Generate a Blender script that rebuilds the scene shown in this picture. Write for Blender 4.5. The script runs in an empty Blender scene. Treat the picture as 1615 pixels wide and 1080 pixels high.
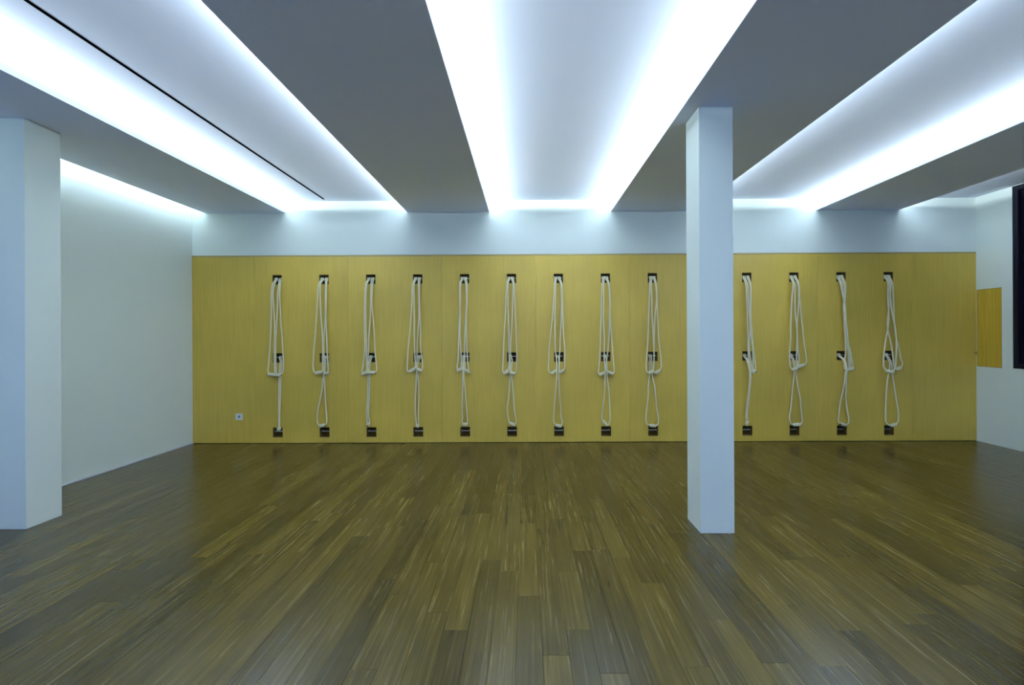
import bpy, bmesh, math, random, json
import numpy as np
from mathutils import Matrix, Vector

scene = bpy.context.scene
COL = scene.collection
rng = random.Random(7)

# ------------------------------------------------------------------ camera
cam_d = bpy.data.cameras.new('camera')
cam_d.sensor_width = 36.0
cam_d.lens = 668.0 / 1615.0 * 36.0
cam_d.shift_x = -(827.24 - 807.5) / 1615.0
cam_d.shift_y = -(540.0 - 527.29) / 1615.0
cam_d.clip_start = 0.05
cam_o = bpy.data.objects.new('camera', cam_d); COL.objects.link(cam_o)
yaw, roll = -0.0036, 0.0045
c, s, cr, sr = math.cos(yaw), math.sin(yaw), math.cos(roll), math.sin(roll)
R = Vector((cr * c, -cr * s, -sr)); U = Vector((sr * c, -sr * s, cr)); F = Vector((s, c, 0))
cam_o.matrix_world = Matrix(((R.x, U.x, -F.x, 0), (R.y, U.y, -F.y, 0), (R.z, U.z, -F.z, 1.4), (0, 0, 0, 1)))
scene.camera = cam_o

# ------------------------------------------------------------------ world, exposure
scene.view_settings.view_transform = 'Standard'
scene.view_settings.look = 'None'
scene.view_settings.gamma = 1.0
scene.view_settings.use_curve_mapping = False
scene.view_settings.exposure = 0.1
world = bpy.data.worlds.new('dusk_sky'); scene.world = world
world.use_nodes = True
bg = world.node_tree.nodes['Background']
bg.inputs['Color'].default_value = (0.12, 0.28, 1.0, 1)
bg.inputs['Strength'].default_value = 1.4

LED_COL = (0.67, 0.81, 0.94)
LED_W = 15.5            # watts per metre of cove strip
# room measures (metres)
D = 5.4936             # face of the back wall panels
WL, WR = -4.342, 5.8192
CT, BT = 3.1426, 2.9907
YR = -3.2              # glazed wall behind the camera
BEAMS = [(-4.1561, -3.1226), (-1.5335, -0.4714), (1.1091, 2.1711), (3.7676, 4.8351)]

# cove lights lying in the troughs on top of the ceiling beams, shining up at the slab
def cove_light(x, side, power, tilt=32):
    l = bpy.data.lights.new('cove_light', 'AREA')
    l.shape = 'RECTANGLE'; l.size = 0.016; l.size_y = D - YR - 0.06
    l.color = LED_COL; l.energy = power * (D - YR)
    o = bpy.data.objects.new('cove_light', l); COL.objects.link(o)
    o.location = (x, (D + YR) / 2, BT + 0.050); o.rotation_euler = (0, math.pi - side * math.radians(-tilt), 0)
    o.rotation_euler = (0, -side * math.radians(180 - tilt), 0)
for k, (a, b) in enumerate(BEAMS):
    cove_light(a + 0.09, -1, LED_W * (0.5, 0.45, 1.0, 1.0)[k], 5 if k == 0 else 32)
    cove_light(b - 0.09, 1, LED_W * (1.0, 1.0, 0.45, 0.45)[k])

# ------------------------------------------------------------------ materials
def mat(name, rgb, rough=0.5, metal=0.0, spec=0.5):
    m = bpy.data.materials.new(name); m.use_nodes = True
    b = m.node_tree.nodes['Principled BSDF']
    b.inputs['Base Color'].default_value = (*rgb, 1); b.inputs['Roughness'].default_value = rough
    b.inputs['Metallic'].default_value = metal; b.inputs['Specular IOR Level'].default_value = spec
    return m
def nd(m, t, **kw):
    n = m.node_tree.nodes.new(t)
    for k, v in kw.items(): setattr(n, k, v)
    return n
def plaster(name, rgb, bump=0.05):
    m = mat(name, rgb, 0.85, 0, 0.2); L = m.node_tree.links; b = m.node_tree.nodes['Principled BSDF']
    tc = nd(m, 'ShaderNodeTexCoord'); n = nd(m, 'ShaderNodeTexNoise'); n.inputs['Scale'].default_value = 0.7
    n.inputs['Detail'].default_value = 4
    L.new(tc.outputs['Object'], n.inputs['Vector'])
    r = nd(m, 'ShaderNodeMapRange'); r.inputs['To Min'].default_value = 0.96; r.inputs['To Max'].default_value = 1.04
    L.new(n.outputs['Fac'], r.inputs['Value'])
    v = nd(m, 'ShaderNodeVectorMath', operation='SCALE'); v.inputs[0].default_value = rgb
    L.new(r.outputs[0], v.inputs['Scale']); L.new(v.outputs[0], b.inputs['Base Color'])
    n2 = nd(m, 'ShaderNodeTexNoise'); n2.inputs['Scale'].default_value = 90; L.new(tc.outputs['Object'], n2.inputs['Vector'])
    bp = nd(m, 'ShaderNodeBump'); bp.inputs['Strength'].default_value = bump; bp.inputs['Distance'].default_value = 0.002
    L.new(n2.outputs['Fac'], bp.inputs['Height']); L.new(bp.outputs[0], b.inputs['Normal'])
    return m
def wood(name, dark, light, sc=(60, 60, 2.2), rough=0.45, use_tone=False, fine=6.0, tone_amt=1.0, spec=0.5, cloud=0.0, rrange=None):
    m = mat(name, light, rough, 0, spec); L = m.node_tree.links; b = m.node_tree.nodes['Principled BSDF']
    tc = nd(m, 'ShaderNodeTexCoord')
    if use_tone:
        at = nd(m, 'ShaderNodeAttribute', attribute_name='tone'); src = at.outputs['Fac']
    else:
        oi = nd(m, 'ShaderNodeObjectInfo'); src = oi.outputs['Random']
    off = nd(m, 'ShaderNodeVectorMath', operation='SCALE'); off.inputs[0].default_value = (37.0, 53.0, 71.0)
    L.new(src, off.inputs['Scale'])
    add = nd(m, 'ShaderNodeVectorMath', operation='ADD'); L.new(tc.outputs['Object'], add.inputs[0]); L.new(off.outputs[0], add.inputs[1])
    mp = nd(m, 'ShaderNodeVectorMath', operation='MULTIPLY'); L.new(add.outputs[0], mp.inputs[0]); mp.inputs[1].default_value = sc
    n = nd(m, 'ShaderNodeTexNoise'); n.inputs['Scale'].default_value = 1.0; n.inputs['Detail'].default_value = fine; n.inputs['Roughness'].default_value = 0.65
    n.inputs['Distortion'].default_value = 0.6
    L.new(mp.outputs[0], n.inputs['Vector'])
    r = nd(m, 'ShaderNodeMapRange'); r.inputs['From Min'].default_value = 0.3; r.inputs['From Max'].default_value = 0.7
    L.new(n.outputs['Fac'], r.inputs['Value'])
    mx = nd(m, 'ShaderNodeMix', data_type='RGBA'); mx.inputs['A'].default_value = (*dark, 1); mx.inputs['B'].default_value = (*light, 1)
    L.new(r.outputs[0], mx.inputs['Factor'])
    out = mx.outputs['Result']
    if use_tone or cloud:
        n3 = nd(m, 'ShaderNodeTexNoise'); n3.inputs['Scale'].default_value = 1.4; n3.inputs['Detail'].default_value = 3
        L.new(add.outputs[0], n3.inputs['Vector'])
        r3 = nd(m, 'ShaderNodeMapRange'); r3.inputs['To Min'].default_value = 1 - max(cloud, .2); r3.inputs['To Max'].default_value = 1 + max(cloud, .2)
        L.new(n3.outputs['Fac'], r3.inputs['Value'])
        sc3 = nd(m, 'ShaderNodeVectorMath', operation='SCALE'); L.new(out, sc3.inputs[0]); L.new(r3.outputs[0], sc3.inputs['Scale']); out = sc3.outputs[0]
    if use_tone:
        r2 = nd(m, 'ShaderNodeMapRange'); r2.inputs['To Min'].default_value = 1 - 0.38 * tone_amt; r2.inputs['To Max'].default_value = 1 + 0.38 * tone_amt
        L.new(src, r2.inputs['Value'])
        sc2 = nd(m, 'ShaderNodeVectorMath', operation='SCALE'); L.new(out, sc2.inputs[0]); L.new(r2.outputs[0], sc2.inputs['Scale']); out = sc2.outputs[0]
    L.new(out, b.inputs['Base Color'])
    if rrange:
        rr = nd(m, 'ShaderNodeMapRange'); rr.inputs['To Min'].default_value = rrange[0]; rr.inputs['To Max'].default_value = rrange[1]
        L.new(n.outputs['Fac'], rr.inputs['Value']); L.new(rr.outputs[0], b.inputs['Roughness'])
    bp = nd(m, 'ShaderNodeBump'); bp.inputs['Strength'].default_value = 0.12; bp.inputs['Distance'].default_value = 0.001
    L.new(n.outputs['Fac'], bp.inputs['Height']); L.new(bp.outputs[0], b.inputs['Normal'])
    return m

M_WALL = plaster('white_plaster', (0.86, 0.92, 0.81))
M_CEIL = plaster('ceiling_plaster', (0.85, 0.89, 0.97), 0.02)
M_VEN = wood('oak_veneer', (0.58, 0.40, 0.050), (0.74, 0.515, 0.085), (150, 150, 2.0), 0.42, cloud=0.08)
M_HATCH = wood('warm_veneer', (0.48, 0.30, 0.022), (0.72, 0.49, 0.05), (50, 50, 1.2), 0.42, cloud=0.2)
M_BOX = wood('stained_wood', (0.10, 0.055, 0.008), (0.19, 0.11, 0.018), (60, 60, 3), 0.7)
M_BACK = mat('dark_backing', (0.012, 0.010, 0.008), 0.6)
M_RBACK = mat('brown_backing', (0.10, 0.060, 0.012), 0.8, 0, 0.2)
M_STEEL = mat('brushed_steel', (0.8, 0.79, 0.76), 0.45, 1.0)
M_PLANK = wood('oiled_oak_plank', (0.052, 0.035, 0.0048), (0.134, 0.092, 0.0165), (80, 1.7, 80), 0.3, True, 9.0, 0.98, 0.5, 0.25, (0.19, 0.33))
M_SUB = mat('dark_subfloor', (0.03, 0.024, 0.014), 0.8)
M_ROPE = mat('cotton_rope', (0.95, 0.88, 0.60), 0.9, 0, 0.1)
M_TIP = mat('black_tape', (0.012, 0.012, 0.015), 0.5)
M_WHITE = mat('white_plastic', (0.8, 0.82, 0.84), 0.35)
M_SOCK = mat('socket_grey', (0.25, 0.28, 0.32), 0.4)
M_BLACK = mat('black_slot', (0.004, 0.004, 0.005), 0.8, 0, 0.1)
M_FRAME = mat('navy_frame', (0.003, 0.003, 0.012), 0.4, 0, 0.3)
M_GLASS = bpy.data.materials.new('window_glass'); M_GLASS.use_nodes = True
_nt = M_GLASS.node_tree; _nt.nodes.clear()
_o = _nt.nodes.new('ShaderNodeOutputMaterial'); _mx = _nt.nodes.new('ShaderNodeMixShader'); _tr = _nt.nodes.new('ShaderNodeBsdfTransparent')
_gl = _nt.nodes.new('ShaderNodeBsdfGlossy'); _gl.inputs['Roughness'].default_value = 0.02; _mx.inputs[0].default_value = 0.03
_nt.links.new(_tr.outputs[0], _mx.inputs[1]); _nt.links.new(_gl.outputs[0], _mx.inputs[2]); _nt.links.new(_mx.outputs[0], _o.inputs[0])
M_LED = mat('led_strip', (0.9, 0.9, 0.85), 0.4)
M_NIGHT = mat('night_black', (0.003, 0.003, 0.005), 0.8, 0, 0.1)  # black of the added board that stands in for night outside
for m_ in (M_ROPE,):
    b_ = m_.node_tree.nodes['Principled BSDF']
    tc_ = nd(m_, 'ShaderNodeTexCoord'); n_ = nd(m_, 'ShaderNodeTexNoise'); n_.inputs['Scale'].default_value = 500
    bp_ = nd(m_, 'ShaderNodeBump'); bp_.inputs['Strength'].default_value = 0.3; bp_.inputs['Distance'].default_value = 0.001
    m_.node_tree.links.new(tc_.outputs['Object'], n_.inputs['Vector']); m_.node_tree.links.new(n_.outputs['Fac'], bp_.inputs['Height'])
    m_.node_tree.links.new(bp_.outputs[0], b_.inputs['Normal'])

# ------------------------------------------------------------------ helpers
def mk(name, verts, faces, m, parent=None, smooth=False, loc=None):
    me = bpy.data.meshes.new(name); me.from_pydata([tuple(v) for v in verts], [], [tuple(f) for f in faces]); me.materials.append(m)
    if smooth:
        me.polygons.foreach_set('use_smooth', [True] * len(me.polygons))
    me.update()
    o = bpy.data.objects.new(name, me); COL.objects.link(o)
    if parent: o.parent = parent
    if loc: o.location = loc
    return o
def bm_obj(name, bm, m, parent=None, smooth=False, loc=None):
    me = bpy.data.meshes.new(name); bm.normal_update(); bm.to_mesh(me); bm.free(); me.materials.append(m)
    if smooth: me.polygons.foreach_set('use_smooth', [True] * len(me.polygons))
    o = bpy.data.objects.new(name, me); COL.objects.link(o)
    if parent: o.parent = parent
    if loc: o.location = loc
    return o
def add_box(bm, x0, x1, y0, y1, z0, z1, bevel=0.0):
    r = bmesh.ops.create_cube(bm, size=1.0)
    for v in r['verts']:
        v.co = Vector(((x0 + x1) / 2 + v.co.x * (x1 - x0), (y0 + y1) / 2 + v.co.y * (y1 - y0), (z0 + z1) / 2 + v.co.z * (z1 - z0)))
    if bevel > 0:
        es = list({e for v in r['verts'] for e in v.link_edges})
        bmesh.ops.bevel(bm, geom=es, offset=bevel, segments=2, affect='EDGES', profile=0.6)
def box(name, x0, x1, y0, y1, z0, z1, m, parent=None, bevel=0.0, loc=None):
    bm = bmesh.new(); add_box(bm, x0, x1, y0, y1, z0, z1, bevel); return bm_obj(name, bm, m, parent, loc=loc)
def add_cyl(bm, p0, p1, r, seg=12, r2=None):
    p0, p1 = Vector(p0), Vector(p1); d = p1 - p0
    q = bmesh.ops.create_cone(bm, cap_ends=True, segments=seg, radius1=r, radius2=r if r2 is None else r2, depth=d.length)
    mt = Matrix.Translation((p0 + p1) / 2) @ d.to_track_quat('Z', 'Y').to_matrix().to_4x4()
    bmesh.ops.transform(bm, matrix=mt, verts=q['verts'])
def empty(name, loc, label=None, cat=None, group=None, kind=None):
    o = bpy.data.objects.new(name, None); COL.objects.link(o); o.location = loc; o.empty_display_size = 0.1
    return tag(o, label, cat, group, kind)
def tag(o, label=None, cat=None, group=None, kind=None):
    for k, v in (('label', label), ('category', cat), ('group', group), ('kind', kind)):
        if v: o[k] = v
    return o
def plate(a, b, holes, t0, t1, conv):
    """slab spanning cuts a x b without the cells that lie in a hole (a0,a1,b0,b1); thickness t0..t1; conv(u, v, t) -> xyz"""
    A = sorted(set(a + [h[i] for h in holes for i in (0, 1)])); B = sorted(set(b + [h[i] for h in holes for i in (2, 3)]))
    def solid(i, j):
        if i < 0 or j < 0 or i >= len(A) - 1 or j >= len(B) - 1: return False
        u, v = (A[i] + A[i + 1]) / 2, (B[j] + B[j + 1]) / 2
        return not any(h[0] < u < h[1] and h[2] < v < h[3] for h in holes)
    V, Fc, idx = [], [], {}
    def vi(i, j, t):
        k = (i, j, t)
        if k not in idx: idx[k] = len(V); V.append(conv(A[i], B[j], (t0, t1)[t]))
        return idx[k]
    for i in range(len(A) - 1):
        for j in range(len(B) - 1):
            if not solid(i, j): continue
            Fc.append((vi(i, j, 0), vi(i + 1, j, 0), vi(i + 1, j + 1, 0), vi(i, j + 1, 0)))
            Fc.append((vi(i, j, 1), vi(i, j + 1, 1), vi(i + 1, j + 1, 1), vi(i + 1, j, 1)))
            for (di, dj, p, q) in ((-1, 0, (0, 0), (0, 1)), (1, 0, (1, 1), (1, 0)), (0, -1, (1, 0), (0, 0)), (0, 1, (0, 1), (1, 1))):
                if not solid(i + di, j + dj):
                    Fc.append((vi(i + p[0], j + p[1], 0), vi(i + q[0], j + q[1], 0), vi(i + q[0], j + q[1], 1), vi(i + p[0], j + p[1], 1)))
    return V, Fc
def fix_normals(o):
    bm = bmesh.new(); bm.from_mesh(o.data); bmesh.ops.recalc_face_normals(bm, faces=bm.faces); bm.to_mesh(o.data); bm.free(); return o

# ------------------------------------------------------------------ room shell
PT = 2.4403            # top of the wood panelling
TH = 0.09              # how far the masonry steps back behind the panelling
fl = tag(box('floor', WL - 0.2, WR + 0.2, YR - 0.2, D + 0.3, -0.12, -0.016, M_SUB), kind='structure')
wb = bmesh.new()
add_box(wb, WL - 0.2, WR + 0.2, D + TH, D + 0.3, -0.016, PT + 0.003)
add_box(wb, WL - 0.2, WR + 0.2, D + 0.004, D + 0.3, PT + 0.0031, CT + 0.15)
tag(bm_obj('wall_back', wb, M_WALL), kind='structure')
LWIN = (1.35, 2.35, 0.12, 2.2)
V, Fc = plate([YR, D + TH - 0.001], [-0.015, CT + 0.15], [LWIN], WL - 0.2, WL, lambda u, v, t: (t, u, v))
tag(fix_normals(mk('wall_left', V, Fc, M_WALL)), kind='structure')
w3 = empty('window_3', (WL - 0.1, (LWIN[0] + LWIN[1]) / 2, LWIN[2]), kind='structure')
_h = (LWIN[1] - LWIN[0]) / 2; _z = LWIN[3] - LWIN[2]
V, Fc = plate([-_h, _h], [0, _z], [(-_h + 0.06, -0.03, 0.06, _z - 0.06), (0.03, _h - 0.06, 0.06, _z - 0.06)], -0.03, 0.03, lambda u, v, t: (t, u, v))
fix_normals(mk('window_frame', V, Fc, M_FRAME, w3))
box('window_pane', -0.003, 0.003, -_h + 0.061, -0.031, 0.061, _z - 0.061, M_GLASS, w3)
box('window_pane', -0.003, 0.003, 0.031, _h - 0.061, 0.061, _z - 0.061, M_GLASS, w3)
WIN = (3.2, 5.087, 0.966, CT - 0.004)
HATCH = (5.201, D - 0.001, 0.962, 1.950)
V, Fc = plate([YR, D + TH - 0.001], [-0.015, CT + 0.15], [WIN, HATCH], WR, WR + 0.2, lambda u, v, t: (t, u, v))
tag(fix_normals(mk('wall_right', V, Fc, M_WALL)), kind='structure')
# rear wall behind the camera, with tall glazing to the dusk outside
REAR = (-3.9, 5.2, 0.25, 2.45)
V, Fc = plate([WL - 0.2, WR + 0.2], [-0.015, CT + 0.15], [REAR], YR - 0.2, YR, lambda u, v, t: (u, t, v))
tag(fix_normals(mk('wall_rear', V, Fc, M_WALL)), kind='structure')
w2 = empty('window_2', ((REAR[0] + REAR[1]) / 2, YR - 0.1, REAR[2]), kind='structure')
bm = bmesh.new(); L2 = (REAR[1] - REAR[0]) / 2; H2 = REAR[3] - REAR[2]
for x in (-L2, L2 - 0.06): add_box(bm, x, x + 0.06, -0.03, 0.03, 0, H2)
for k in range(1, 5): add_box(bm, -L2 + k * 2 * L2 / 5 - 0.03, -L2 + k * 2 * L2 / 5 + 0.03, -0.03, 0.03, 0.06, H2 - 0.06)
add_box(bm, -L2 + 0.06, L2 - 0.06, -0.03, 0.03, 0, 0.06); add_box(bm, -L2 + 0.06, L2 - 0.06, -0.03, 0.03, H2 - 0.06, H2)
bm_obj('window_frame', bm, M_FRAME, w2)
for k in range(5):
    xa, xb = -L2 + k * 2 * L2 / 5, -L2 + (k + 1) * 2 * L2 / 5
    box('window_pane', xa + 0.061, xb - 0.061, -0.003, 0.003, 0.061, H2 - 0.061, M_GLASS, w2)

# ceiling: slab with the recess of the slot diffuser
SX = -2.5812
SLOT = (SX - 0.014, SX + 0.014, -2.6, D - 0.07)
V, Fc = plate([WL - 0.2, WR + 0.2], [YR - 0.2, D + 0.3], [SLOT], CT, CT + 0.12, lambda u, v, t: (u, v, t))
ceil = tag(fix_normals(mk('ceiling', V, Fc, M_CEIL)), kind='structure')
# dropped beams hung under it: open troughs with a lip at either edge
for k, (a, b) in enumerate(BEAMS):
    prof = [(a, BT), (b, BT), (b, BT + 0.048), (b - 0.012, BT + 0.048), (b - 0.012, BT + 0.018), (a + 0.012, BT + 0.018), (a + 0.012, BT + 0.048), (a, BT + 0.048)]
    y0, y1 = YR, D + 0.002
    V = [(x, y0, z) for x, z in prof] + [(x, y1, z) for x, z in prof]
    Fc = [(i, (i + 1) % 8, (i + 1) % 8 + 8, i + 8) for i in range(8)]
    Fc = [(i, (i + 1) % 8, (i + 1) % 8 + 8, i + 8) for i in range(8)]
    Fc += [(0, 1, 4, 5), (1, 2, 3, 4), (0, 5, 6, 7), (8, 13, 12, 9), (9, 12, 11, 10), (8, 15, 14, 13)]
    bo = fix_normals(mk('ceiling_beam', V, Fc, M_CEIL, ceil))
    for x in (a + 0.09, b - 0.09):
        box('led_strip', x - 0.010, x + 0.010, y0 + 0.02, y1 - 0.03, BT + 0.0185, BT + 0.042, M_LED, bo)
    bm = bmesh.new()           # steel hangers that carry the beam from the slab, out of sight in the trough's middle
    for y in (-2.6, -0.6, 1.4, 3.4, 5.0):
        add_box(bm, (a + b) / 2 - 0.01, (a + b) / 2 + 0.01, y - 0.01, y + 0.01, BT + 0.018, CT)
    bm_obj('hanger', bm, M_STEEL, bo)

sd = empty('slot_diffuser', (SX, (SLOT[2] + SLOT[3]) / 2, CT), 'long thin black slot diffuser let into the white ceiling of the left bay', 'vent')
ly = (SLOT[3] - SLOT[2]) / 2
box('slot_recess', -0.0138, 0.0138, -ly, ly, 0.03, 0.05, M_BLACK, sd)
for sx in (-1, 1):
    box('slot_edge', min(sx * 0.0138, sx * 0.0112), max(sx * 0.0138, sx * 0.0112), -ly, ly, -0.001, 0.03, M_BLACK, sd)

# baseboard strip along the left wall
tag(box('baseboard_left', WL + 0.0005, WL + 0.013, YR + 0.01, D - 0.004, 0.0008, 0.018, M_WHITE, bevel=0.002), kind='structure')

# window in the right wall
w1 = empty('window_1', (WR + 0.05, (WIN[0] + WIN[1]) / 2, WIN[2]), kind='structure')
hw, hh = (WIN[1] - WIN[0]) / 2, WIN[3] - WIN[2]
def ring(name, x0, x1, ins, wd, m, par):
    a, b2 = hw - ins, ins
    V, Fc = plate([-a, a], [b2, hh - b2], [(-a + wd, a - wd, b2 + wd, hh - b2 - wd)], x0, x1, lambda u, v, t: (t, u, v))
    return fix_normals(mk(name, V, Fc, m, par))
wf = ring('window_frame', -0.045, 0.06, 0.001, 0.055, M_FRAME, w1)
sf = ring('window_sash', 0.0, 0.045, 0.056, 0.05, M_FRAME, w1)
gl = box('window_pane', 0.018, 0.024, -hw + 0.105, hw - 0.105, 0.105, hh - 0.105, M_GLASS, w1)
box('window_night_board', 0.12, 0.14, -hw + 0.001, hw - 0.001, 0.001, hh - 0.001, M_NIGHT, w1)  # added board behind the pane, blocks the blue sky so the opening stays dark

# pillars
def pillar(x, y, w, label):
    bm = bmesh.new(); add_box(bm, -w / 2, w / 2, -w / 2, w / 2, 0.0005, BT - 0.0002, 0.003)
    o = bm_obj('pillar', bm, M_WALL, loc=(x, y, 0)); tag(o, label, 'pillar', 'square plastered pillars', 'thing')
pillar(-3.6381 - 0.12, 3.0628 + 0.12, 0.24, 'square white plastered pillar at the far left, nearest the left wall')
pillar(1.2165 + 0.119, 2.972 + 0.119, 0.238, 'slender square white pillar standing free in front of the wood panels')

# ------------------------------------------------------------------ plank floor
PW, GAP = 0.116, 0.0004
def plank_geo(x0, x1, y0, y1):
    z0, z1, cz = -0.0155, rng.uniform(-0.0003, 0.0), 0.0005
    V = [(x0, y0, z0), (x1, y0, z0), (x1, y1, z0), (x0, y1, z0), (x0, y0, z1 - cz), (x1, y0, z1 - cz), (x1, y1, z1 - cz), (x0, y1, z1 - cz),
         (x0 + cz, y0 + cz, z1), (x1 - cz, y0 + cz, z1), (x1 - cz, y1 - cz, z1), (x0 + cz, y1 - cz, z1)]
    Fc = [(0, 1, 5, 4), (1, 2, 6, 5), (2, 3, 7, 6), (3, 0, 4, 7), (4, 5, 9, 8), (5, 6, 10, 9), (6, 7, 11, 10), (7, 4, 8, 11), (8, 9, 10, 11)]
    return V, Fc
planks = []
x = WL + 0.001
while x < WR - 0.005:
    x1 = min(x + PW, WR - 0.001); y = YR + 0.002 - rng.uniform(0, 0.9)
    while y < D - 0.02:
        ln = rng.choice((0.55, 0.75, 0.9, 1.1, 1.3, 1.5)) * rng.uniform(0.9, 1.1)
        y1 = min(y + ln, D + 0.03)
        if D - y1 < 0.25: y1 = D + 0.03
        ya = max(y, YR + 0.002)
        if y1 - ya > 0.05: planks.append((x + GAP, x1 - GAP, ya + GAP, y1 - GAP))
        y = y1
    x = x1
def seen(p):
    yn = max(p[2], 1.62)
    if p[3] <= 1.68: return 1e9
    xm = (p[0] + p[1]) / 2
    ok = -827 / 668 * p[3] - 0.05 < xm < 788 / 668 * p[3] + 0.05
    return (yn + 0.5 * abs(xm) * 0.2) if ok else 1e8
planks.sort(key=seen)
SV, SF, ST = [], [], []
for i, p in enumerate(planks):
    V, Fc = plank_geo(*p); t = rng.random()
    t = 0.5 + (t - 0.5) * 0.9 if rng.random() > 0.07 else rng.uniform(-0.25, 0.05)
    if i < 300:
        o = mk('plank', V, Fc, M_PLANK, fl)
        at = o.data.attributes.new('tone', 'FLOAT', 'POINT'); at.data.foreach_set('value', [t] * len(V))
    else:
        b0 = len(SV); SV += V; SF += [tuple(q + b0 for q in f) for f in Fc]; ST += [t] * len(V)
o = mk('plank_field', SV, SF, M_PLANK, fl); o['kind'] = 'stuff'
at = o.data.attributes.new('tone', 'FLOAT', 'POINT'); at.data.foreach_set('value', ST)

# ------------------------------------------------------------------ wood panels with rope anchors
M_TRIM = wood('oak_edge', (0.42, 0.31, 0.10), (0.50, 0.38, 0.14), (3, 80, 80), 0.45)
tag(box('trim_1', WL + 0.002, WR - 0.002, D - 0.002, D + 0.019, PT - 0.0185, PT, M_TRIM), kind='structure')
BZ = (2.126, 1.108, 0.141)      # heights of the three recesses
BW = (0.061, 0.061, 0.0635)     # half widths
def recess(parent, ox, x, z, h, which):
    """open wooden box let into the panel, a steel bar across it"""
    d = 0.085
    bm = bmesh.new(); t = 0.003
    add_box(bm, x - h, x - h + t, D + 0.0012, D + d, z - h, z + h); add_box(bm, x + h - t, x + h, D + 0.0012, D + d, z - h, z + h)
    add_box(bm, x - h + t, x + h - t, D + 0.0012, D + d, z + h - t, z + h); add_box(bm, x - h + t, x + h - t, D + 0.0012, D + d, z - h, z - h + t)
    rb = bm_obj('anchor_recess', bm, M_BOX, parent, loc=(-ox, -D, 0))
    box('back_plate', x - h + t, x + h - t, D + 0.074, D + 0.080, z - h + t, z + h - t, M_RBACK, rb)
    bm = bmesh.new(); w = h - 0.010
    zz = z + 0.008
    add_cyl(bm, (x - w, D + 0.030, zz), (x + w, D + 0.030, zz), 0.005)
    for sx in (-1, 1):
        add_cyl(bm, (x + sx * (w - 0.004), D + 0.030, zz), (x + sx * (w - 0.004), D + 0.074, zz), 0.004)
    bm_obj('anchor_bar', bm, M_STEEL, rb, smooth=False)
JX = [WL + 0.002] + [-3.5259 + 1.2165 * k for k in range(8)] + [WR - 0.002]
ORD = ['first', 'second', 'third', 'fourth', 'fifth', 'sixth', 'seventh']
STX = [-3.232 + 0.6092 * k for k in range(14)]
for k in range(9):
    x0, x1 = JX[k] + 0.0009, JX[k + 1] - 0.0009
    st = [i for i, q in enumerate(STX) if x0 < q < x1]
    if k == 0: lab = 'plain light wood wall panel at the left corner, carrying the power socket'
    elif k == 8: lab = 'plain light wood wall panel at the right corner, with a small knob'
    elif k == 6: lab = 'light wood wall panel just right of the free pillar, with rope anchor recesses'
    elif k == 5: lab = 'light wood wall panel whose right part is hidden behind the free pillar'
    elif k == 7: lab = 'light wood wall panel with rope anchors next to the knobbed corner panel'
    else: lab = 'light wood wall panel with rope anchors, %s to the right of the socket panel' % ORD[k - 1]
    r = empty('wood_cladding', ((x0 + x1) / 2, D, 0), lab, 'wall panel', 'wood panels lining the back wall', 'thing'); ox = (x0 + x1) / 2
    holes = [(STX[i] - BW[j], STX[i] + BW[j], BZ[j] - BW[j], BZ[j] + BW[j]) for i in st for j in range(3)]
    if k == 0: holes = []
    V, Fc = plate([x0, x1], [0.006, PT - 0.0195], holes, D, D + 0.019, lambda u, v, t: (u - ox, t - D, v))
    fix_normals(mk('panel_board', V, Fc, M_VEN, r))
    for i in st:
        for j in range(3): recess(r, ox, STX[i], BZ[j], BW[j], j)
    bm = bmesh.new()          # battens that carry the panel off the masonry
    for xx in (x0 + 0.03, x1 - 0.05): add_box(bm, xx - ox, xx - ox + 0.02, 0.0195, TH - 0.001, 0.02, PT - 0.02)
    bm_obj('batten', bm, M_BACK, r)
    if k == 8:
        bm = bmesh.new(); add_cyl(bm, (5.79 - ox, 0.0, 1.138), (5.79 - ox, -0.014, 1.138), 0.006)
        add_cyl(bm, (5.79 - ox, -0.012, 1.138), (5.79 - ox, -0.026, 1.138), 0.012, 16, 0.015)
        bm_obj('knob', bm, mat('wooden_knob', (0.45, 0.28, 0.12), 0.4), r)['label'] = 'small round brown knob'

# flush wooden hatch in the right wall
hr = empty('wall_hatch', (WR, (HATCH[0] + HATCH[1]) / 2, HATCH[2]), 'narrow warm-toned wooden hatch set flush in the right wall beside the window', 'hatch')
g = 0.004; cy = (HATCH[0] + HATCH[1]) / 2; hy = (HATCH[1] - HATCH[0]) / 2; hz = HATCH[3] - HATCH[2]
box('hatch_door', 0.0, 0.02, -hy + g, hy - g, g, hz - g, M_HATCH, hr, 0.001)
V, Fc = plate([-hy + 0.0005, hy - 0.0005], [0.0005, hz - 0.0005], [(-hy + g - 0.001, hy - g + 0.001, g - 0.001, hz - g + 0.001)], 0.004, 0.06, lambda u, v, t: (t, u, v))
fix_normals(mk('hatch_frame', V, Fc, M_BOX, hr))
box('hatch_back', 0.06, 0.07, -hy + 0.0005, hy - 0.0005, 0.0005, hz - 0.0005, M_BACK, hr)

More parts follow.
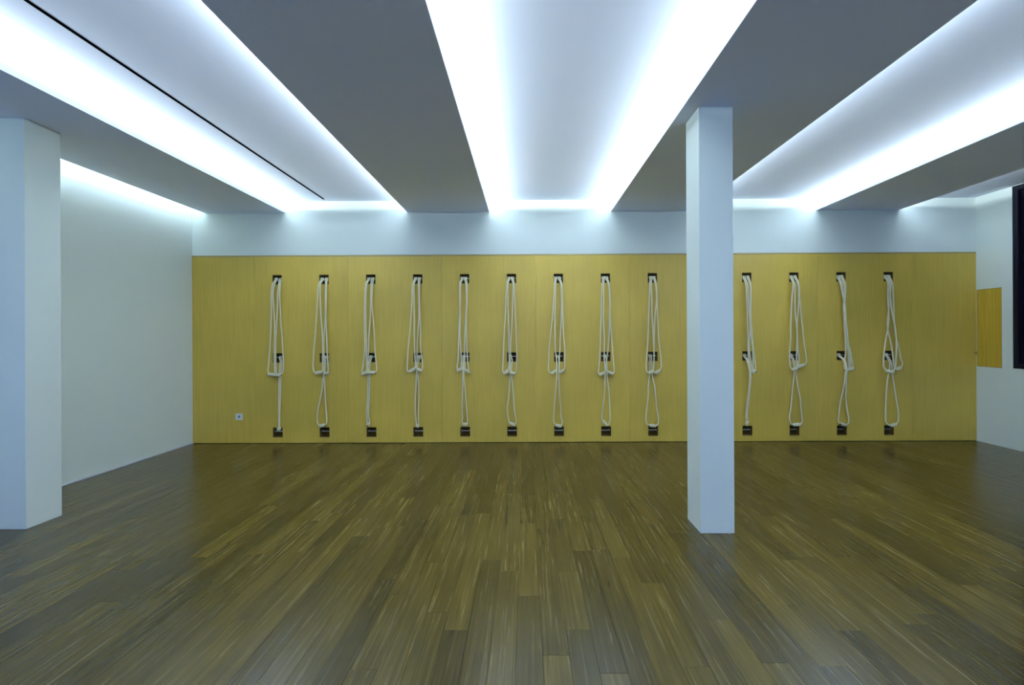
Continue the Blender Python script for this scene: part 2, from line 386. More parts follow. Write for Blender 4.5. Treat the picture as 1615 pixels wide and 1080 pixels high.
# power socket on the left corner panel
so = empty('power_socket', (-3.7323, D, 0.347), 'small white square power socket low on the left corner wood panel', 'socket')
V, Fc = plate([-0.042, 0.042], [-0.042, 0.042], [(-0.024, 0.024, -0.024, 0.024)], -0.010, -0.0005, lambda u, v, t: (u, t, v))
fix_normals(mk('socket_plate', V, Fc, M_WHITE, so))
bm = bmesh.new(); add_cyl(bm, (0, -0.0005, 0), (0, -0.003, 0), 0.0205, 24); bm_obj('socket_cup', bm, M_SOCK, so)
V, Fc = plate([-0.024, 0.024], [-0.024, 0.024], [(-0.0145, 0.0145, -0.0145, 0.0145)], -0.008, -0.003, lambda u, v, t: (u, t, v))
fix_normals(mk('socket_insert', V, Fc, M_WHITE, so))
for sx in (-1, 1):
    bm = bmesh.new(); add_cyl(bm, (sx * 0.0075, -0.003, 0), (sx * 0.0075, -0.0036, 0), 0.0026, 10); bm_obj('pin_hole', bm, M_BLACK, so)

# ------------------------------------------------------------------ ropes
def resample(pts, ds, closed=False):
    P = np.asarray(pts, float)
    n = len(P)
    get = (lambda i: P[i % n]) if closed else (lambda i: P[min(max(i, 0), n - 1)])
    out = []
    for i in range(n if closed else n - 1):
        p0, p1, p2, p3 = get(i - 1), get(i), get(i + 1), get(i + 2)
        # centripetal Catmull-Rom
        t0 = 0.0; t1 = t0 + max(np.linalg.norm(p1 - p0), 1e-5) ** .5; t2 = t1 + max(np.linalg.norm(p2 - p1), 1e-5) ** .5; t3 = t2 + max(np.linalg.norm(p3 - p2), 1e-5) ** .5
        m = max(2, int(np.linalg.norm(p2 - p1) / (ds * 0.5)))
        t = np.linspace(t1, t2, m, endpoint=False)[:, None]
        A1 = (t1 - t) / (t1 - t0) * p0 + (t - t0) / (t1 - t0) * p1; A2 = (t2 - t) / (t2 - t1) * p1 + (t - t1) / (t2 - t1) * p2
        A3 = (t3 - t) / (t3 - t2) * p2 + (t - t2) / (t3 - t2) * p3
        B1 = (t2 - t) / (t2 - t0) * A1 + (t - t0) / (t2 - t0) * A2; B2 = (t3 - t) / (t3 - t1) * A2 + (t - t1) / (t3 - t1) * A3
        out.append((t2 - t) / (t2 - t1) * B1 + (t - t1) / (t2 - t1) * B2)
    Q = np.vstack(out + ([P[:1]] if closed else [P[-1:]]))
    s = np.r_[0, np.cumsum(np.linalg.norm(np.diff(Q, axis=0), axis=1))]
    k = max(4, int(s[-1] / ds)); ss = np.linspace(0, s[-1], k + 1)
    Q = np.stack([np.interp(ss, s, Q[:, j]) for j in range(3)], 1)
    return (Q[:-1] if closed else Q), s[-1]
NS = 12
def rope_mesh(pts, r, pitch=0.072, ds=0.005, closed=False):
    Q, ln = resample(pts, ds, closed); n = len(Q)
    T = (np.roll(Q, -1, 0) - np.roll(Q, 1, 0)) if closed else np.gradient(Q, axis=0)
    T /= np.linalg.norm(T, axis=1)[:, None] + 1e-12
    N = np.zeros_like(Q); v = np.cross(T[0], (0.3, 1, 0.2)); N[0] = v / np.linalg.norm(v)
    for i in range(1, n):
        v = N[i - 1] - T[i] * (N[i - 1] @ T[i]); N[i] = v / np.linalg.norm(v)
    B = np.cross(T, N)
    turns = ln / pitch
    if closed: turns = max(1, round(turns))
    th = np.arange(NS) / NS * 2 * math.pi
    ph = np.arange(n) / n * turns * 2 * math.pi
    rad = r * (0.50 + 0.56 * np.abs(np.cos(1.5 * (th[None, :] - ph[:, None]))) ** 0.75)
    V = Q[:, None, :] + rad[..., None] * (np.cos(th)[None, :, None] * N[:, None, :] + np.sin(th)[None, :, None] * B[:, None, :])
    V = V.reshape(-1, 3)
    i = np.arange(n if closed else n - 1)[:, None]; j = np.arange(NS)[None, :]; i2 = (i + 1) % n; j2 = (j + 1) % NS
    Fq = np.stack([i * NS + j, i * NS + j2, i2 * NS + j2, i2 * NS + j], -1).reshape(-1, 4)
    return V, Fq
def np_mesh(name, V, Fq, m, parent, caps=None):
    me = bpy.data.meshes.new(name); me.vertices.add(len(V)); me.vertices.foreach_set('co', np.asarray(V, np.float32).ravel())
    me.loops.add(Fq.size); me.loops.foreach_set('vertex_index', Fq.astype(np.int32).ravel())
    me.polygons.add(len(Fq)); me.polygons.foreach_set('loop_start', np.arange(len(Fq), dtype=np.int32) * 4)
    me.polygons.foreach_set('use_smooth', np.ones(len(Fq), bool)); me.materials.append(m); me.update(calc_edges=True)
    o = bpy.data.objects.new(name, me); COL.objects.link(o); o.parent = parent; return o
RR = 0.0084
COLS = json.loads('''[{"x":-3.232,"hooks":[[-3.2546,2.1187],[-3.1978,2.1184],[-3.2024,1.1142]],"front":0,"loops":[[[[-3.2636,2.0618],[-3.2717,1.9343],[-3.2737,1.7218],[-3.2824,1.4562],[-3.2972,1.2289],[-3.3108,1.0526],[-3.3198,0.9463]],[[-3.2402,2.0617],[-3.2514,1.9342],[-3.2418,1.7217],[-3.2321,1.5091],[-3.2352,1.2966],[-3.2383,1.0841],[-3.2347,0.9247]],[[-3.3115,0.9038],[-3.2349,0.895]]],[[[-3.1944,2.0615],[-3.2003,1.934],[-3.2098,1.7215],[-3.218,1.5622],[-3.2272,1.4028],[-3.2333,1.2286],[-3.2308,1.0841],[-3.2262,0.9353]],[[-3.1731,2.0614],[-3.1769,1.9339],[-3.1694,1.7213],[-3.1648,1.5619],[-3.1495,1.4025],[-3.1397,1.2282],[-3.1318,1.0837],[-3.1322,0.9987],[-3.1464,0.9244]],[[-3.2242,0.8875],[-3.1678,0.8947]]],[[[-3.1989,1.0733],[-3.2017,0.9246],[-3.2056,0.7652],[-3.2034,0.5527],[-3.2009,0.3933],[-3.2017,0.2339]],[[-3.1776,1.0732],[-3.1815,0.9245],[-3.1843,0.7651],[-3.1827,0.6589],[-3.1853,0.5526],[-3.1903,0.3933],[-3.191,0.2339]],[[-3.204,0.1968],[-3.189,0.1967]]]]},{"x":-2.6284,"hooks":[[-2.6552,2.1211],[-2.5964,2.1208],[-2.6223,1.1224]],"front":0,"loops":[[[[-2.6654,2.0588],[-2.6735,1.9314],[-2.6851,1.7191],[-2.6964,1.5598],[-2.711,1.4005],[-2.7267,1.2264],[-2.738,1.082],[-2.7415,0.997],[-2.7312,0.9385]],[[-2.6442,2.0587],[-2.6447,1.9313],[-2.6393,1.7188],[-2.6294,1.5595],[-2.6194,1.4213],[-2.6128,1.2259],[-2.6167,1.0815],[-2.6172,0.9593]],[[-2.71,0.914],[-2.6195,0.9306]]],[[[-2.5846,2.0584],[-2.5852,1.931],[-2.5861,1.7186],[-2.5932,1.5593],[-2.6045,1.4213],[-2.6104,1.2938],[-2.6101,1.1345],[-2.6067,0.9433]],[[-2.5739,2.0584],[-2.5771,1.8248],[-2.5802,1.6123],[-2.5747,1.4211],[-2.5681,1.2257],[-2.5603,1.0812],[-2.5533,0.975],[-2.5556,0.9378]],[[-2.5983,0.9093],[-2.561,0.9134]]],[[[-2.6241,1.0815],[-2.6247,0.9434],[-2.6326,0.8478],[-2.6439,0.7098],[-2.6712,0.5506],[-2.694,0.4445],[-2.7052,0.3383],[-2.6991,0.2692]],[[-2.606,1.0814],[-2.6109,0.9434],[-2.6178,0.8372],[-2.6079,0.6778],[-2.5949,0.4972],[-2.5838,0.3591],[-2.5798,0.306],[-2.5863,0.2635]],[[-2.6706,0.2256],[-2.6066,0.2445]]]]},{"x":-2.0252,"hooks":[[-2.0562,2.1234],[-1.9953,2.1231],[-2.0244,1.1145]],"front":0,"loops":[[[[-2.0623,2.0559],[-2.0727,1.8754],[-2.0766,1.7162],[-2.0776,1.5038],[-2.0732,1.2915],[-2.0758,1.1853],[-2.0902,1.0579],[-2.1067,0.9306]],[[-2.0453,2.0558],[-2.0567,1.8753],[-2.0579,1.6099],[-2.0546,1.3976],[-2.0533,1.2234],[-2.0497,1.079],[-2.0481,0.9675]],[[-2.1016,0.8966],[-2.0461,0.9304]]],[[[-1.9985,2.0555],[-2.0014,1.8751],[-2.0043,1.7158],[-2.0135,1.5566],[-2.027,1.3974],[-2.0342,1.2233],[-2.0391,1.079],[-2.0375,0.9516]],[[-1.9772,2.0554],[-1.9866,1.875],[-1.9809,1.7157],[-1.9657,1.5564],[-1.9558,1.3971],[-1.9512,1.223],[-1.9391,1.0785],[-1.929,0.9723],[-1.9334,0.9352]],[[-2.027,0.9175],[-1.9548,0.9172]]],[[[-2.0348,1.0736],[-2.0512,0.9941],[-2.0506,0.8773],[-2.0511,0.7605],[-2.0519,0.6012],[-2.059,0.442],[-2.0594,0.3358],[-2.0576,0.2827]],[[-2.0178,1.0789],[-2.0299,0.994],[-2.0304,0.8772],[-2.0299,0.7604],[-2.0317,0.6012],[-2.0388,0.4419],[-2.0371,0.3358],[-2.0278,0.2826]],[[-2.0492,0.2509],[-2.0301,0.2508]]]]},{"x":-1.4194,"hooks":[[-1.445,2.1257],[-1.3862,2.1254],[-1.3908,1.1117]],"front":0,"loops":[[[[-1.4555,2.0529],[-1.4616,1.8725],[-1.4708,1.7133],[-1.4845,1.5011],[-1.5044,1.3314],[-1.5155,1.2211],[-1.5247,1.0768],[-1.5294,0.9812],[-1.5253,0.9388]],[[-1.4374,2.0528],[-1.4361,1.8723],[-1.4362,1.607],[-1.4351,1.3948],[-1.4327,1.2207],[-1.4259,1.0763],[-1.4209,1.0073]],[[-1.502,0.9238],[-1.4253,0.9723]]],[[[-1.3864,2.0525],[-1.3798,1.8721],[-1.3808,1.6598],[-1.3889,1.5007],[-1.4003,1.3415],[-1.4061,1.2206],[-1.4078,1.0762],[-1.4104,0.9914]],[[-1.3716,2.0524],[-1.3726,1.819],[-1.367,1.6598],[-1.3602,1.5005],[-1.3599,1.3414],[-1.3562,1.2204],[-1.344,1.0972],[-1.3359,1.0229],[-1.3393,0.9592]],[[-1.3999,0.9574],[-1.3554,0.9359]]],[[[-1.4153,1.071],[-1.4231,0.9914],[-1.4214,0.9065],[-1.4273,0.7579],[-1.4357,0.5457],[-1.4322,0.3865],[-1.4242,0.2803],[-1.4201,0.2538]],[[-1.3887,1.0762],[-1.406,1.0126],[-1.4065,0.9064],[-1.3955,0.7578],[-1.3909,0.5986],[-1.3937,0.4394],[-1.3942,0.3333],[-1.3924,0.259]],[[-1.4117,0.2272],[-1.3947,0.2229]]]]},{"x":-0.8085,"hooks":[[-0.8341,2.128],[-0.784,2.1278],[-0.8089,1.1092]],"front":1,"loops":[[[[-0.8511,2.0605],[-0.8498,1.8695],[-0.8506,1.7104],[-0.8587,1.5513],[-0.8647,1.3922],[-0.8708,1.2182],[-0.8735,1.0952],[-0.8878,0.9891]],[[-0.8373,2.0604],[-0.8414,1.8695],[-0.8455,1.6573],[-0.8486,1.4452],[-0.844,1.286],[-0.837,1.1799],[-0.8312,1.0738],[-0.8315,0.9995]],[[-0.8774,0.9403],[-0.8295,0.9634]]],[[[-0.7736,2.0601],[-0.7639,1.8691],[-0.771,1.71],[-0.7791,1.5509],[-0.7873,1.3918],[-0.7944,1.2179],[-0.795,1.0948],[-0.7891,0.9781]],[[-0.7588,2.06],[-0.7575,1.8691],[-0.7672,1.6039],[-0.7671,1.3917],[-0.7626,1.2177],[-0.7568,1.0947],[-0.7477,0.9885],[-0.7426,0.9514]],[[-0.7766,0.9409],[-0.7448,0.9217]]],[[[-0.8131,1.0737],[-0.8083,0.9676],[-0.8088,0.8615],[-0.8148,0.7024],[-0.8293,0.5433],[-0.832,0.416],[-0.8271,0.3311],[-0.8326,0.2781]],[[-0.7919,1.0736],[-0.7956,0.9675],[-0.7941,0.8296],[-0.7832,0.6492],[-0.7763,0.5219],[-0.7685,0.384],[-0.7614,0.2991],[-0.7626,0.2725]],[[-0.8158,0.2462],[-0.7712,0.2408]]]]},{"x":-0.2015,"hooks":[[-0.2293,2.125],[-0.1727,2.1247],[-0.204,1.1066]],"front":0,"loops":[[[[-0.2431,2.0575],[-0.2557,1.8666],[-0.2641,1.6546],[-0.2754,1.4956],[-0.2846,1.3365],[-0.2894,1.2157],[-0.2964,1.0715],[-0.3011,0.9654],[-0.2992,0.923]],[[-0.2283,2.0574],[-0.2313,1.8665],[-0.2269,1.6544],[-0.2223,1.4953],[-0.2199,1.3362],[-0.2215,1.2154],[-0.219,1.0711],[-0.2225,0.9863]],[[-0.2813,0.8954],[-0.2301,0.946]]],[[[-0.1647,2.0571],[-0.1676,1.8662],[-0.1771,1.6542],[-0.1852,1.4952],[-0.1966,1.3361],[-0.2003,1.2153],[-0.2009,1.0711],[-0.2036,0.9438]],[[-0.1509,2.057],[-0.1443,1.8661],[-0.1389,1.654],[-0.129,1.4949],[-0.1255,1.3358],[-0.1218,1.2149],[-0.1225,1.0707],[-0.1251,0.9647],[-0.1337,0.9223]],[[-0.2017,0.9099],[-0.1529,0.8948]]],[[[-0.2137,1.0711],[-0.2141,0.9651],[-0.2093,0.859],[-0.2206,0.7],[-0.2351,0.541],[-0.2483,0.4562],[-0.2403,0.3501],[-0.2278,0.2864]],[[-0.1797,1.071],[-0.1907,0.9862],[-0.1881,0.8589],[-0.175,0.6998],[-0.1631,0.5195],[-0.153,0.4028],[-0.1365,0.3073],[-0.1367,0.2596]],[[-0.2173,0.2588],[-0.1538,0.2331]]]]},{"x":0.4147,"hooks":[[0.3891,2.1272],[0.435,2.127],[0.4091,1.1092]],"front":1,"loops":[[[[0.3708,2.0544],[0.3572,1.8637],[0.3425,1.6517],[0.3238,1.4928],[0.3061,1.3339],[0.2949,1.2131],[0.2901,1.0689],[0.2844,0.9842],[0.2936,0.9258]],[[0.3835,2.0544],[0.3784,1.8636],[0.3719,1.5986],[0.3731,1.3866],[0.3755,1.2127],[0.3876,1.0897],[0.3914,0.9731]],[[0.3285,0.9013],[0.3848,0.935]]],[[[0.4503,2.054],[0.46,1.8632],[0.4559,1.6512],[0.4478,1.4923],[0.4396,1.3333],[0.4359,1.2125],[0.4269,1.0895],[0.4242,0.973]],[[0.4641,2.054],[0.4696,1.8631],[0.4747,1.5981],[0.4814,1.4285],[0.4893,1.3013],[0.4973,1.2122],[0.4956,1.0681],[0.4953,0.9833]],[[0.4313,0.9051],[0.4866,0.943]]],[[[0.3918,1.0791],[0.3924,0.9625],[0.3866,0.8565],[0.3753,0.6976],[0.364,0.5386],[0.3526,0.3796],[0.3481,0.3054],[0.3584,0.2524]],[[0.4226,1.079],[0.4189,0.9624],[0.4152,0.8564],[0.4259,0.6444],[0.4379,0.4853],[0.4499,0.3263],[0.4624,0.2838],[0.458,0.252]],[[0.3806,0.2311],[0.4451,0.2118]]]]},{"x":1.0272,"hooks":[[1.0069,2.1241],[1.0495,2.1239],[1.0236,1.1066]],"front":1,"loops":[[[[0.9831,2.0514],[0.9685,1.8607],[0.962,1.5959],[0.9526,1.384],[0.9475,1.2102],[0.9384,1.0661],[0.9295,0.9602],[0.925,0.9073]],[[1.0011,2.0513],[0.9971,1.8606],[0.9916,1.5957],[1.0013,1.3838],[1.0005,1.21],[1.002,1.0871],[1.0056,0.9387]],[[0.9397,0.8786],[1.0012,0.9006]]],[[[1.0615,2.051],[1.0775,1.8602],[1.0763,1.5953],[1.0669,1.3835],[1.0534,1.2098],[1.0391,1.0869],[1.029,0.9598]],[[1.072,2.051],[1.0839,1.8602],[1.0869,1.5953],[1.0987,1.3833],[1.1095,1.2095],[1.1216,1.0654],[1.1296,0.9594],[1.1294,0.917]],[[1.0415,0.9152],[1.1155,0.8853]]],[[[1.0052,1.0765],[1.0068,0.9599],[1.0031,0.8539],[1.0,0.642],[0.9866,0.4832],[0.9755,0.3772],[0.9732,0.319]],[[1.0338,1.0763],[1.0279,0.9598],[1.0306,0.8538],[1.0532,0.6948],[1.0684,0.5358],[1.0753,0.4298],[1.0791,0.3239],[1.0703,0.2603],[1.0511,0.2307]],[[0.9857,0.284],[1.0299,0.2329]]]]},{"x":1.6412,"hooks":[[1.6242,2.1264],[1.6667,2.1262],[1.6142,1.0987]],"front":0,"loops":[[[[1.5906,2.0484],[1.5824,1.8578],[1.5706,1.593],[1.5643,1.3812],[1.553,1.2076],[1.5417,1.0635],[1.5361,0.9788],[1.5453,0.9205]],[[1.6097,2.0483],[1.6141,1.8576],[1.6163,1.6458],[1.6262,1.4869],[1.6329,1.3279],[1.6376,1.2072],[1.6391,1.0631],[1.6322,0.9572]],[[1.5748,0.8961],[1.6279,0.9234]]],[[[1.6679,2.048],[1.6829,1.8573],[1.6663,1.6985],[1.655,1.5397],[1.6511,1.3808],[1.6482,1.2071],[1.6454,1.0631],[1.6385,0.9254]],[[1.6784,2.0479],[1.6869,1.8043],[1.6925,1.6454],[1.7002,1.4865],[1.7069,1.3276],[1.7201,1.2068],[1.7323,1.0839],[1.7372,0.9992],[1.7338,0.9621]],[[1.6552,0.8872],[1.7167,0.9272]]],[[[1.6031,1.0633],[1.5994,0.9574],[1.5916,0.8515],[1.5772,0.7245],[1.5713,0.5868],[1.5549,0.4703],[1.5406,0.3539],[1.5393,0.2903],[1.5507,0.2426]],[[1.6264,1.0632],[1.6238,0.9573],[1.6307,0.8513],[1.6566,0.7241],[1.6717,0.5546],[1.6765,0.4487],[1.6972,0.3427],[1.7022,0.2897],[1.6967,0.2421]],[[1.5887,0.2213],[1.667,0.2136]]]]},{"x":2.2484,"hooks":[[2.2314,2.1255],[2.2739,2.1252],[2.2214,1.0982]],"front":0,"loops":[[[[2.1945,2.0475],[2.1863,1.857],[2.1745,1.5923],[2.1683,1.3806],[2.1569,1.207],[2.1457,1.0631],[2.14,0.9784],[2.1493,0.9201]],[[2.2136,2.0474],[2.218,1.8568],[2.2202,1.6451],[2.2301,1.4862],[2.2367,1.3274],[2.2415,1.2066],[2.2429,1.0626],[2.2361,0.9568]],[[2.1788,0.8956],[2.2317,0.9229]]],[[[2.2717,2.0471],[2.2867,1.8565],[2.2701,1.6978],[2.2588,1.539],[2.255,1.3802],[2.2521,1.2066],[2.2493,1.0626],[2.2423,0.925]],[[2.2823,2.0471],[2.2907,1.8035],[2.2963,1.6447],[2.3041,1.4859],[2.3107,1.327],[2.3239,1.2063],[2.3361,1.0834],[2.341,0.9987],[2.3376,0.9617]],[[2.2591,0.8868],[2.3206,0.9268]]],[[[2.207,1.0628],[2.2034,0.9569],[2.1955,0.8511],[2.1812,0.7241],[2.1753,0.5865],[2.1589,0.4701],[2.1446,0.3537],[2.1433,0.2902],[2.1547,0.2425]],[[2.2303,1.0627],[2.2277,0.9568],[2.2346,0.8509],[2.2604,0.7238],[2.2755,0.5543],[2.2803,0.4484],[2.301,0.3425],[2.3061,0.2895],[2.3006,0.2419]],[[2.1926,0.2211],[2.2708,0.2134]]]]},{"x":2.86,"hooks":[[2.8314,2.1225],[2.8845,2.1222],[2.8373,1.0934]],"front":1,"loops":[[[[2.8156,2.0423],[2.8284,1.8518],[2.8351,1.693],[2.8376,1.5342],[2.8411,1.3754],[2.8435,1.2019],[2.8503,1.0791],[2.8604,0.9838],[2.8729,0.9414]],[[2.8367,2.0422],[2.8496,1.8516],[2.8613,1.6399],[2.869,1.4812],[2.8598,1.3224],[2.8593,1.2018],[2.8714,1.079],[2.8899,0.9625]],[[2.8813,0.9255],[2.9086,0.8989]]],[[[2.8789,2.042],[2.8855,1.8515],[2.8826,1.6927],[2.8798,1.534],[2.8918,1.3752],[2.904,1.2693],[2.9121,1.2016],[2.9167,1.0576],[2.9163,0.9624]],[[2.8895,2.0419],[2.896,1.8514],[2.8909,1.6398],[2.8996,1.481],[2.9095,1.3222],[2.9195,1.2015],[2.9379,1.0575],[2.9448,0.9623]],[[2.915,0.9074],[2.9405,0.9284]]],[[[2.827,1.058],[2.837,0.9521],[2.8429,0.8463],[2.8422,0.6875],[2.8383,0.5288],[2.8324,0.4018],[2.8278,0.3172]],[[2.8439,1.0579],[2.8518,0.9521],[2.8566,0.8462],[2.8567,0.6346],[2.8539,0.4758],[2.8472,0.4018],[2.8426,0.3171]],[[2.8467,0.2854],[2.8316,0.2166]]]]},{"x":3.4726,"hooks":[[3.4418,2.1194],[3.4949,2.1191],[3.4425,1.0908]],"front":0,"loops":[[[[3.4206,2.0393],[3.406,1.849],[3.3945,1.6374],[3.3885,1.4788],[3.3857,1.3201],[3.3767,1.1995],[3.374,1.0768],[3.3758,1.0028],[3.3841,0.9604]],[[3.4417,2.0392],[3.4451,1.8488],[3.4504,1.6372],[3.4646,1.4996],[3.4693,1.3726],[3.4664,1.1991],[3.4626,1.0553],[3.4685,0.9706]],[[3.4072,0.937],[3.4653,0.9463]]],[[[3.4945,2.0389],[3.5063,1.8485],[3.4971,1.6898],[3.4837,1.5312],[3.4851,1.3725],[3.4928,1.199],[3.5028,1.0763],[3.4982,0.9917]],[[3.5071,2.0389],[3.5189,1.8484],[3.5338,1.6368],[3.5521,1.478],[3.5672,1.3193],[3.5825,1.1986],[3.5978,1.0759],[3.5997,1.0335]],[[3.4918,0.9684],[3.5763,0.9934]]],[[[3.4447,1.0554],[3.4601,0.9601],[3.4575,0.8649],[3.4401,0.738],[3.4214,0.5794],[3.4049,0.4419],[3.3854,0.3256],[3.3873,0.2833],[3.4019,0.2409]],[[3.4658,1.0553],[3.479,0.9494],[3.4828,0.8648],[3.5063,0.6848],[3.5269,0.5684],[3.5336,0.4203],[3.5458,0.3144],[3.5476,0.2563]],[[3.4335,0.2197],[3.5222,0.2267]]]]},{"x":4.0817,"hooks":[[4.0488,2.1196],[4.0986,2.1193],[4.0601,1.0934]],"front":1,"loops":[[[[4.0232,2.0469],[4.0469,1.9199],[4.0747,1.7717],[4.0802,1.5813],[4.0837,1.4227],[4.0893,1.2641],[4.0888,1.1583],[4.0778,1.0526],[4.0711,0.9681]],[[4.0401,2.0468],[4.0627,1.9198],[4.0852,1.7717],[4.0928,1.5813],[4.1079,1.4226],[4.123,1.2639],[4.1384,1.1581],[4.1484,1.0523],[4.1449,0.9678]],[[4.0814,0.931],[4.1342,0.934]]],[[[4.0823,2.0466],[4.0945,1.9514],[4.0887,1.8457],[4.0809,1.74],[4.0875,1.5813],[4.0974,1.4226],[4.1177,1.2639],[4.1384,1.1581],[4.1432,1.0735],[4.1449,0.9783]],[[4.1033,2.0465],[4.1071,1.9513],[4.1003,1.8456],[4.0956,1.7399],[4.1034,1.5812],[4.1174,1.4226],[4.1388,1.2638],[4.1595,1.1792],[4.1771,1.0945],[4.1934,0.9781]],[[4.1489,0.9339],[4.1933,0.9464]]],[[[4.0588,1.0527],[4.0646,0.9469],[4.0557,0.8412],[4.0466,0.6827],[4.0332,0.5241],[4.0219,0.3655],[4.0131,0.2809],[4.0193,0.2513]],[[4.0778,1.0526],[4.0773,0.9469],[4.0726,0.8412],[4.0835,0.6825],[4.1039,0.5238],[4.1297,0.3968],[4.1471,0.291],[4.1416,0.2382]],[[4.0424,0.2343],[4.1025,0.2129]]]]},{"x":4.6869,"hooks":[[4.6562,2.1197],[4.706,2.1194],[4.6749,1.0908]],"front":0,"loops":[[[[4.6304,2.0439],[4.6316,1.843],[4.6412,1.6316],[4.6353,1.4942],[4.6137,1.3674],[4.5953,1.2618],[4.5811,1.1562],[4.5732,1.0294],[4.5771,0.9659]],[[4.6515,2.0438],[4.6582,1.8958],[4.6712,1.7371],[4.6989,1.5785],[4.7195,1.4727],[4.7328,1.3669],[4.7376,1.2823],[4.7372,1.1935],[4.7292,1.0498],[4.7183,0.9547]],[[4.6043,0.9172],[4.6906,0.8936]]],[[[4.6831,2.0436],[4.6761,1.8957],[4.6628,1.7372],[4.6431,1.5787],[4.6427,1.4942],[4.6559,1.3884],[4.6766,1.3037],[4.6972,1.1937],[4.7125,1.071],[4.7288,0.9653]],[[4.7042,2.0435],[4.718,1.8426],[4.7234,1.6312],[4.7322,1.4726],[4.7443,1.3669],[4.764,1.2822],[4.7868,1.1933],[4.8073,1.0706],[4.8301,0.9965]],[[4.7434,0.9314],[4.8089,0.9522]]],[[[4.6787,1.0606],[4.689,1.0183],[4.6887,0.9443],[4.6746,0.8598],[4.6563,0.7647],[4.6367,0.6274],[4.6233,0.4689],[4.6195,0.3104],[4.6307,0.2416]],[[4.6998,1.0605],[4.7142,0.997],[4.7244,0.9124],[4.7293,0.8384],[4.7476,0.6798],[4.7678,0.5],[4.7851,0.352],[4.7805,0.2675]],[[4.6853,0.2002],[4.755,0.2274]]]]}]''')
STN = ['%s rope station from the left' % q for q in ('first', 'second', 'third', 'fourth', 'fifth', 'sixth', 'seventh', 'eighth', 'ninth')] + \
      ['rope station hidden behind the pillar', 'first rope station right of the pillar', 'second rope station right of the pillar',
       'second-last rope station at the right', 'last rope station at the right']
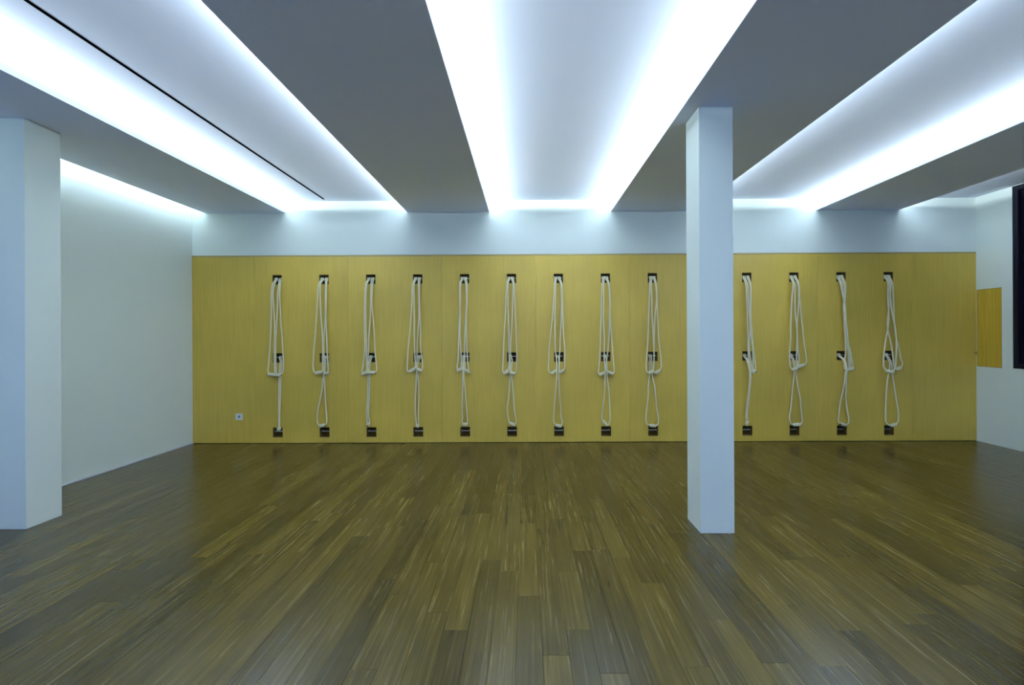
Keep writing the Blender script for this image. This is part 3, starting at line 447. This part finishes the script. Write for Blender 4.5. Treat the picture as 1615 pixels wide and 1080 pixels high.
def build_loop(ci, li, cd):
    left, right, kn = [[tuple(q) for q in g] for g in cd['loops'][li]]
    hx, hz = cd['hooks'][li]; st = STX[ci]; low = li == 2
    bar_z = (BZ[0] if not low else BZ[1]) + 0.008
    hx = min(max(hx, st - 0.034), st + 0.034)
    k0, k1 = np.array(kn[0]), np.array(kn[1])
    L = np.linalg.norm(k1 - k0); mid = (k0 + k1) / 2; dirn = (k1 - k0) / max(L, 1e-6)
    small = L < 0.035
    base = {0: 0.058, 1: 0.038, 2: 0.028}[li]         # how far the loop hangs off the panel
    if low: strand_d = 0.092 if cd['front'] else 0.011
    zk = mid[1]
    def dep(z, strand):
        top = bar_z
        f = min(1, max(0, (top - z) / 0.09))          # comes out of the recess over its lower edge
        if not low:
            return (-0.020 + f * (base + 0.020)) if z > top - 0.09 else base
        if f < 1: return -0.018 + f * (strand_d + 0.018)
        zc = 0.80                                      # below the upper knots the strands settle back
        g_ = min(1, max(0, (zc - z) / 0.35))
        return strand_d * (1 - g_) + base * g_
    def P3(q, strand): return (q[0], D - dep(q[1], strand), q[1])
    la = [P3(q, 0) for q in left]; ra = [P3(q, 1) for q in right]
    dk = base
    if small:       # barrel knot seen end on
        ka = np.array([mid[0], D - dk - 0.030, mid[1]]); kb = np.array([mid[0], D - dk + 0.014, mid[1]])
        path_k = [np.array([mid[0] - 0.006, D - dk, mid[1] + 0.004]), np.array([mid[0] + 0.006, D - dk, mid[1] + 0.004])]
    else:
        ext = max(0, 0.062 - L) / 2
        a2, b2 = k0 - dirn * ext, k1 + dirn * ext
        ka = np.array([a2[0], D - dk, a2[1]]); kb = np.array([b2[0], D - dk, b2[1]])
        path_k = [ka + (kb - ka) * 0.08, ka + (kb - ka) * 0.5, ka + (kb - ka) * 0.92]
    # lark's head over the bar
    yb = D + 0.030; s = 0.011
    top = [(hx + s, D + 0.013, bar_z - 0.010), (hx + s, D + 0.022, bar_z + 0.013), (hx + s, D + 0.040, bar_z + 0.010), (hx + s * 0.6, D + 0.046, bar_z - 0.012),
           (hx - s * 0.6, D + 0.046, bar_z - 0.012), (hx - s, D + 0.040, bar_z + 0.010), (hx - s, D + 0.022, bar_z + 0.013), (hx - s, D + 0.013, bar_z - 0.010)]
    pts = [np.array(q) for q in top] + [np.array(q) for q in la] + path_k + [np.array(q) for q in reversed(ra)]
    root_loc = (hx, D, bar_z)
    side = ('upper left', 'upper right', 'lower')[li]
    how = ('knot hanging low', 'knot at its foot', 'knot at its foot')[li]
    lab = 'white twisted rope loop, %s one of the %s' % (side, STN[ci])
    r = empty('rope_loop', root_loc, lab, 'rope', ('upper rope loops on the wood panels', 'upper rope loops on the wood panels', 'lower rope loops on the wood panels')[li])
    off = np.array(root_loc)
    V, Fq = rope_mesh(pts, RR, closed=True); np_mesh('rope', V - off, Fq, M_ROPE, r)
    # barrel knot: turns of the same rope coiled round the loop
    ax = kb - ka; ln = np.linalg.norm(ax); ax /= ln
    e1 = np.cross(ax, (0, 1, 0.01)) if abs(ax[1]) < .9 else np.array((1.0, 0, 0)); e1 /= np.linalg.norm(e1); e2 = np.cross(ax, e1)
    cr_ = 0.0155; turns = max(2.5, ln / 0.0155); nn = int(turns * 10)
    tt = np.linspace(0, 1, nn)
    a0 = rng.uniform(0, 6.28)
    prof = cr_ * (0.72 + 0.28 * np.sin(np.pi * np.clip(tt * 1.0, 0, 1)) ** 0.5)
    H = ka + np.outer(tt * ln, ax) + (prof * np.cos(a0 + tt * turns * 6.283))[:, None] * e1 + (prof * np.sin(a0 + tt * turns * 6.283))[:, None] * e2
    tdir = H[-1] - H[-3]; tdir /= np.linalg.norm(tdir)
    V, Fq = rope_mesh(H, RR * 0.98, closed=False)
    kn_o = np_mesh('knot', V - off, Fq, M_ROPE, r)
    # cut end of the rope with its dark binding, poking out of the knot
    end = kb if (ci + li) % 2 else ka; od = ax if (ci + li) % 2 else -ax
    if small: end, od = ka, -ax
    p0 = end + np.array((0, -0.011, -0.006)) - od * 0.012; p1 = p0 + od * 0.024 + np.array((0, -0.004, -0.004))
    V, Fq = rope_mesh([p0, (p0 + p1) / 2, p1], RR * 0.9, closed=False); np_mesh('rope_end', V - off, Fq, M_ROPE, kn_o)
    bm = bmesh.new(); q0 = p1 - off; add_cyl(bm, q0 - od * 0.003, q0 + od * 0.002, 0.0078, 10); bm_obj('end_binding', bm, M_TIP, kn_o)['label'] = 'dark bound rope end'
for ci, cd in enumerate(COLS):
    for li in range(3): build_loop(ci, li, cd)
bpy.context.view_layer.update()
